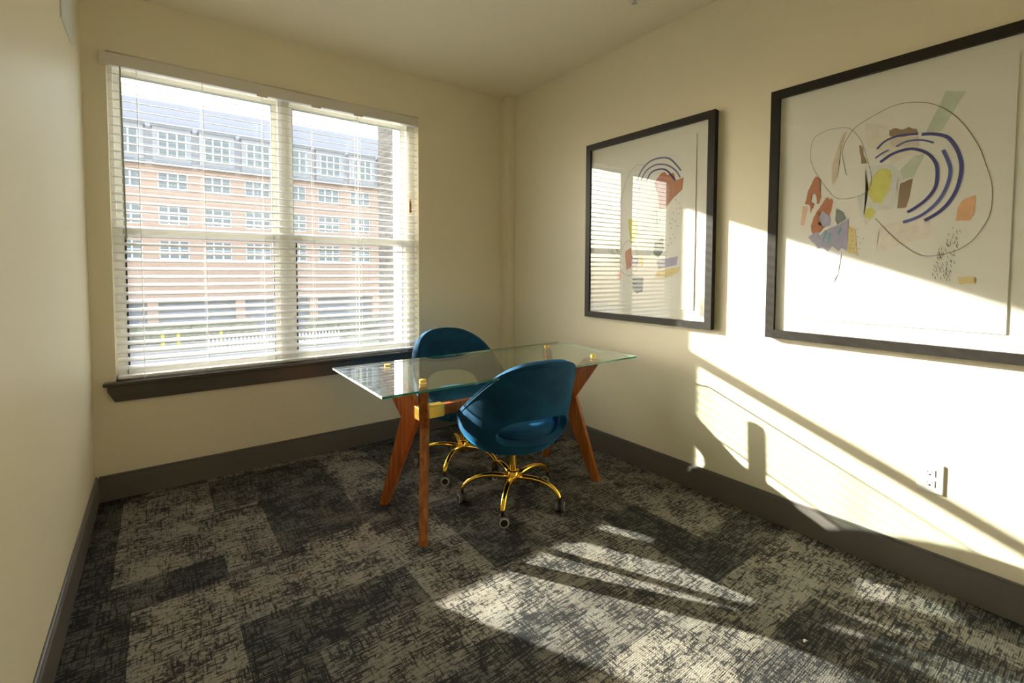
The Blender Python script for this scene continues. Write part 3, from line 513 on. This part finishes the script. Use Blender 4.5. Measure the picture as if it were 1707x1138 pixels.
def ribbon(bm, X, p, w):
    n = len(p); L = []; Rr = []
    for i, (y, z) in enumerate(p):
        a = p[max(i - 1, 0)]; b = p[min(i + 1, n - 1)]; ty, tz = b[0] - a[0], b[1] - a[1]; q = math.hypot(ty, tz) or 1; ww = w / 2
        L.append(bm.verts.new((X, y - tz / q * ww, z + ty / q * ww))); Rr.append(bm.verts.new((X, y + tz / q * ww, z - ty / q * ww)))
    for i in range(n - 1): bm.faces.new([L[i], L[i + 1], Rr[i + 1], Rr[i]])
def framed(y0, y1, z0, z1, sheet, art, label, seed):
    t = thing('framed_print', label, 'picture', (RX, (y0 + y1) / 2, z0)); o0 = Vector(t.location); fw, dp = .040, .036
    rn = random.Random(seed)
    def rl(o): o.location = -o0; return o
    mb = MB()   # y0 > y1 : y0 is the end nearest the window
    X0, X1 = RX - dp, RX - .001
    pr = lambda pts: mb.prism([(X0, a, b) for a, b in pts], (X1 - X0, 0, 0))
    pr([(y0, z0), (y0, z1), (y0 - fw, z1 - fw), (y0 - fw, z0 + fw)]); pr([(y1, z0), (y1, z1), (y1 + fw, z1 - fw), (y1 + fw, z0 + fw)])
    pr([(y0, z1), (y1, z1), (y1 + fw, z1 - fw), (y0 - fw, z1 - fw)]); pr([(y0, z0), (y1, z0), (y1 + fw, z0 + fw), (y0 - fw, z0 + fw)])
    rl(mb.build('frame', M_frame, t))
    rl(MB().box(RX - .016, RX - .010, y1 + fw - .002, y0 - fw + .002, z0 + fw - .002, z1 - fw + .002).build('mat_board', M_mat, t))
    sy0, sy1, sz0, sz1 = sheet
    pp = rl(MB().box(RX - .0205, RX - .0185, sy1, sy0, sz0, sz1).build('paper', M_paper, t))
    for yy in (sy0, sy1):
        pin = MB(); pin.box(RX - .0185, RX - .0160, yy - .0004, yy + .0004, sz0 + .005, sz1 - .005)
        rl(pin.build('paper_spacer', M_wand if yy == sy0 else M_paper, t))
    x = RX - .0206
    for kind, col, w_, pts in art:
        x -= .00006; bm = bmesh.new()
        if kind == 'S':
            # painterly outline: subdivide and jitter a little
            q = []
            for i in range(len(pts)):
                a = pts[i]; b = pts[(i + 1) % len(pts)]
                for k in range(3):
                    tt = k / 3; q.append((a[0] + (b[0] - a[0]) * tt + rn.uniform(-.0018, .0018), a[1] + (b[1] - a[1]) * tt + rn.uniform(-.0018, .0018)))
            bm.faces.new([bm.verts.new((x, a, b)) for a, b in q]); bmesh.ops.triangulate(bm, faces=bm.faces[:])
        elif kind == 'L': ribbon(bm, x, catmull(pts), w_)
        elif kind == 'P':
            for a, b in pts:
                bm.faces.new([bm.verts.new((x, a + w_ * .6 * math.cos(k * PI / 3), b + w_ * math.sin(k * PI / 3))) for k in range(6)])
        elif kind == 'D':
            ys = [p[0] for p in pts]; zs = [p[1] for p in pts]; n = 0
            while n < 150:
                a, b = rn.uniform(min(ys), max(ys)), rn.uniform(min(zs), max(zs))
                if inside(a, b, pts): ribbon(bm, x, [(a, b), (a - rn.uniform(.000, .005), b - rn.uniform(.006, .016))], w_)
                n += 1
        me = bpy.data.meshes.new(NM[col]); 
        # the print sits in the paper's own coordinates
        bm.to_mesh(me); bm.free(); o = bpy.data.objects.new(NM[col], me); C.objects.link(o); me.materials.append(PM[col]); o.parent = pp
    rl(MB().box(RX - .029, RX - .0265, y1 + fw - .002, y0 - fw + .002, z0 + fw - .002, z1 - fw + .002).build('glazing', M_aglass, t))
    return t
framed(-.973, -1.935, .940, 2.145, (-1.082, -1.818, 1.041, 2.046), ART['one'], 'black framed abstract print with small blue arcs and a rust patch, nearer the window', 3)
framed(-2.226, -3.188, .936, 2.146, (-2.324, -3.063, 1.040, 2.045), ART['two'], 'black framed abstract print with bold blue arcs and large pencil circles, above the outlet', 5)

# ------------------------------------------------------------------ outlet, wall vent, ceiling sprinkler, scrap
t = thing('electrical_outlet', 'white double socket outlet low on the sunlit wall below the large arcs print', 'outlet', (RX, -2.870, .44)); o0 = Vector(t.location)
oy0, oy1, oz0, oz1 = -.041, .041, -.060, .060
MB().box(-.007, 0, oy0, oy1, oz0, oz1, bev=.003).build('cover_plate', M_plate, t)
for zz in (.021, -.021):
    r_ = MB().box(-.0095, -.0065, -.0165, .0165, zz - .0145, zz + .0145, bev=.0015).build('receptacle', M_plate, t)
    s_ = MB().box(-.0100, -.0094, .0055, .0075, zz - .001, zz + .008).box(-.0100, -.0094, -.0075, -.0055, zz - .001, zz + .007).cyl((-.0102, 0, zz - .0075), (-.0094, 0, zz - .0075), .0040, n=10)
    s_.build('socket_slot', M_slot, r_)
MB().cyl((-.0085, 0, 0), (-.0069, 0, 0), .003, n=10).build('screw', M_vent, t)

t = thing('air_vent', 'white return air grille high on the plain left wall', 'vent', (0, -.49, 2.42))
mb = MB(); mb.box(0, .006, -.165, -.130, -.125, .125).box(0, .006, .130, .165, -.125, .125).box(0, .006, -.13, .13, .100, .125).box(0, .006, -.13, .13, -.125, -.100)
mb.build('vent_frame', M_vent, t)
MB().box(0, .001, -.13, .13, -.1, .1).build('backing', M_slot, t)
s_ = MB(); s_.prism([(.0015, 0, -.0055), (.0025, 0, -.0055), (.007, 0, .004), (.006, 0, .004)], (0, .26, 0)); s_ = s_.build('louvre', M_vent, t); s_.location = (0, -.13, -.092)
for k in range(1, 19): link_copy(s_, 'louvre', t, (0, -.13, -.092 + k * .0102))
t = thing('ceiling_sprinkler', 'small white round sprinkler on the cream ceiling', 'sprinkler', (2.39, -1.655, H))
MB().lathe([(0, 0), (.040, 0), (.040, -.003), (.032, -.008), (.018, -.010), (0, -.010)], n=28).build('escutcheon', M_plate, t, smooth=True)
MB().cyl((0, 0, -.01), (0, 0, -.028), .007).cyl((0, 0, -.028), (0, 0, -.030), .016, n=16).build('sprinkler_head', M_grey, t)
mb = MB(); mb.tube([(0, 0, .004), (.006, .002, .007), (.012, .001, .006), (.017, -.004, .003)], [.003, .0045, .004, .0015], 8, .35)
o = mb.build('carpet_scrap', M_cord, None, loc=(1.955, -2.735, .0)); tag(o, 'tiny pale curled scrap lying on the carpet near the outlet wall', 'scrap'); o.location = (2.03, -2.705, 0)

# ------------------------------------------------------------------ outside
M_brick = mat('salmon_brick', (.62, .36, .25, 1), .9, noise=.08, nscale=1.5); M_brickd = None
M_side = mat('pale_grey_siding', (.50, .50, .53, 1), .8, noise=.05, nscale=2)
M_sidel = mat('light_panel', (.66, .65, .66, 1), .8, noise=.03, nscale=2)
M_roof = mat('lavender_grey_shingle', (.50, .48, .52, 1), .85, noise=.10, nscale=3)
M_band = mat('dark_band', (.24, .26, .30, 1), .7, noise=.05)
M_wwin = mat('white_window_vinyl', (.85, .85, .85, 1), .5, noise=.02)
M_og = mat('far_window_glass', (.20, .24, .25, 1), .15, noise=.15, nscale=2)
M_ground = mat('pale_pavement', (.50, .46, .43, 1), .9, noise=.12, nscale=.6)
M_hedge = mat('dry_green_hedge', (.20, .21, .13, 1), .95, noise=.35, nscale=3)
M_lawn = mat('dry_lawn', (.42, .42, .27, 1), .95, noise=.2, nscale=.8)
M_yel = mat('yellow_paint', (.75, .62, .05, 1), .6, noise=.05)
def brick_mat(name, c1, c2, mort, sx):
    mt = mat(name, c1, 1.0, spec=0.03); n = mt.node_tree.nodes; l = mt.node_tree.links; b = n['Principled BSDF']; tc = n.new('ShaderNodeTexCoord'); mp = n.new('ShaderNodeMapping'); mp.inputs['Rotation'].default_value = sx
    bt = n.new('ShaderNodeTexBrick'); bt.inputs['Color1'].default_value = c1; bt.inputs['Color2'].default_value = c2; bt.inputs['Mortar'].default_value = mort; bt.inputs['Scale'].default_value = 1
    bt.inputs['Brick Width'].default_value = .22; bt.inputs['Row Height'].default_value = .075; bt.inputs['Mortar Size'].default_value = .008
    l.new(tc.outputs['Object'], mp.inputs[0]); l.new(mp.outputs[0], bt.inputs['Vector']); l.new(bt.outputs[0], b.inputs['Base Color']); return mt
M_brick = brick_mat('salmon_brick_courses', (.60, .34, .23, 1), (.68, .42, .30, 1), (.62, .52, .45, 1), (R(90), 0, 0))
M_gbrick = brick_mat('charcoal_brick_courses', (.02, .02, .024, 1), (.036, .035, .04, 1), (.055, .054, .058, 1), (R(90), R(90), 0))
GZ = -4.6
struct(MB().box(-60, 90, .5, 110, GZ - .2, GZ).build('ground', M_ground), 'pale paved street outside the window', 'ground')
# wing of the same building
ow = MB().box(2.42, 6.5, .33, 2.15, GZ, 13).build('building_wing', M_gbrick); tag(ow, 'charcoal brick wing of the building close outside the window', 'building wing')
bd = thing('apartment_building', 'salmon brick apartment block with grey bays seen across the street', 'building', (8, 45, GZ)); o0 = Vector(bd.location)
def ab(mb_, name, m_, par=bd):
    o = mb_.build(name, m_, par); o.location = -o0 if par is bd else (0, 0, 0); return o
centres = [1.38 + 3.13 * k for k in range(-5, 9)]
rows = [(7.75, 9.35), (4.95, 6.5), (2.1, 3.65)]
# brick wall with openings : piers and spandrels
mb = MB(); bx0, bx1 = centres[0] - 2.2, centres[-1] + 2.2
zs = [(GZ + 3.2, rows[2][0]), (rows[2][1], rows[1][0]), (rows[1][1], rows[0][0]), (rows[0][1], 9.75)]
for a, b in zs: mb.box(bx0, bx1, 45, 45.4, a, b)
for a, b in rows:
    px_ = bx0
    for c in centres: mb.box(px_, c - 1.03, 45, 45.4, a, b); px_ = c + 1.03
    mb.box(px_, bx1, 45, 45.4, a, b)
for k, c in enumerate(centres[:-1]):
    if k % 2 == 0: mb.box(c + 1.2, c + 1.93, 44.9, 45.4, GZ, GZ + 3.2)
ab(mb, 'brick_wall', M_brick)
ab(MB().box(bx0, bx1, 45.4, 58, GZ, 12.9), 'building_core', M_band)
ab(MB().box(bx0, bx1, 44.93, 45.0, GZ + 3.1, GZ + 3.5).box(bx0, bx1, 44.96, 45.0, 4.35, 4.5), 'stone_band', M_sidel)
# mansard roof
mb = MB(); mb.prism([(bx0, 45.1, 12.95), (bx0, 47.0, 15.5), (bx0, 57, 15.5), (bx0, 58, 12.95)], (bx1 - bx0, 0, 0)); ab(mb, 'roof', M_roof)
ab(MB().box(bx0, bx1, 45.1, 45.4, 9.75, 12.95), 'upper_wall', M_sidel)
proto = None
def winmesh(w_, h_, cols, bars):
    mb_ = MB(); f = .09; hw = w_ / 2
    mb_.box(-hw, -hw + f, 0, .1, 0, h_).box(hw - f, hw, 0, .1, 0, h_).box(-hw, hw, 0, .1, 0, f).box(-hw, hw, 0, .1, h_ - f, h_)
    for k in range(1, cols): mb_.box(-hw + w_ * k / cols - .06, -hw + w_ * k / cols + .06, 0, .1, f, h_ - f)
    for b_ in bars: mb_.box(-hw, hw, 0, .1, h_ * b_ - .045, h_ * b_ + .045)
    return mb_
w0 = winmesh(2.06, 1.58, 3, (.5,)); w0 = w0.build('window', M_wwin, bd); w0.location = (0, 0, 0)
p0 = MB().box(-.97, .97, .05, .07, .08, 1.5).build('window_glass', M_og, w0)
first = True
for a, b in rows:
    for c in centres:
        loc = Vector((c, 45.12, a)) - o0
        if first: w0.location = loc; first = False; continue
        o = link_copy(w0, 'window', bd, loc); link_copy(p0, 'window_glass', o, (0, 0, 0))
b0 = None
for c in centres:
    cc = c
    if b0 is None:
        b0 = MB().box(-1.28, 1.28, -.55, .35, 10.05, 12.75).build('bay', M_side, bd); b0.location = Vector((cc, 45, 0)) - o0
        b1 = MB().box(-1.34, 1.34, -.62, .35, 9.72, 10.05).box(-1.4, 1.4, -.72, .35, 12.75, 12.92).build('bay_trim', M_band, b0)
        wb = winmesh(1.9, 2.1, 3, (.68,)); b2 = wb.build('bay_window', M_wwin, b0); b2.location = (0, -.65, 10.3)
        b3 = MB().box(-.9, .9, -.60, -.56, 10.4, 12.3).build('bay_glass', M_og, b0)
    else:
        o = link_copy(b0, 'bay', bd, Vector((cc, 45, 0)) - o0); link_copy(b1, 'bay_trim', o, (0, 0, 0)); link_copy(b2, 'bay_window', o, (0, -.65, 10.3)); link_copy(b3, 'bay_glass', o, (0, 0, 0))
# planting and street furniture
def hedge(x0, x1, y0, y1, h, seed, label):
    rn = random.Random(seed); mb_ = MB(); n = int((x1 - x0) / .9)
    for k in range(n):
        c = Vector((x0 + (k + .5) * (x1 - x0) / n, (y0 + y1) / 2 + rn.uniform(-.1, .1), GZ + h * .45)); r = bmesh.ops.create_icosphere(mb_.bm, subdivisions=2, radius=.62)
        for v in r['verts']: v.co = Vector((v.co.x * 1.1, v.co.y * (y1 - y0) / 1.3, v.co.z * h * .95)) * (1 + rn.uniform(-.12, .12)) + c
    o = mb_.build('hedge', M_hedge); tag(o, label, 'hedge'); return o
hedge(-6, 7, 42.6, 43.6, 1.6, 1, 'long dull green hedge at the left foot of the brick apartment block')
hedge(11, 30, 41.5, 42.6, 1.3, 2, 'dull green hedge at the right foot of the brick apartment block')
tag(MB().box(13, 40, 30, 40.5, GZ, GZ + .06).build('lawn', M_lawn), 'strip of dry lawn right of the white railing outside', 'lawn')
tag(MB().box(-20, 60, 24, 28.5, GZ, GZ + .03).build('kerb_strip', M_sidel), 'pale concrete sidewalk strip across the street outside', 'sidewalk')
for x, lab in ((.4, 'leftmost of three yellow bollards outside, below the brick block'), (1.35, 'middle one of three yellow bollards outside'), (4.1, 'rightmost of three yellow bollards outside, apart from the other two')):
    tag(MB().lathe([(0, 0), (.11, 0), (.11, 1.1), (.09, 1.18), (0, 1.22)], (x, 40.0, GZ), 12).build('bollard', M_yel), lab, 'bollard')
rl_ = thing('railing', 'low white picket railing on the pavement outside the window', 'railing', (7, 36, GZ))
MB().box(-4, 5, -.04, .04, 1.0, 1.1).box(-4, 5, -.04, .04, .15, .25).build('rail', M_wwin, rl_)
pk = MB().box(-.05, .05, -.03, .03, 0, 1.05).build('picket', M_wwin, rl_); pk.location = (-4, 0, 0)
for k in range(1, 37): link_copy(pk, 'picket', rl_, (-4 + k * .25, 0, 0))
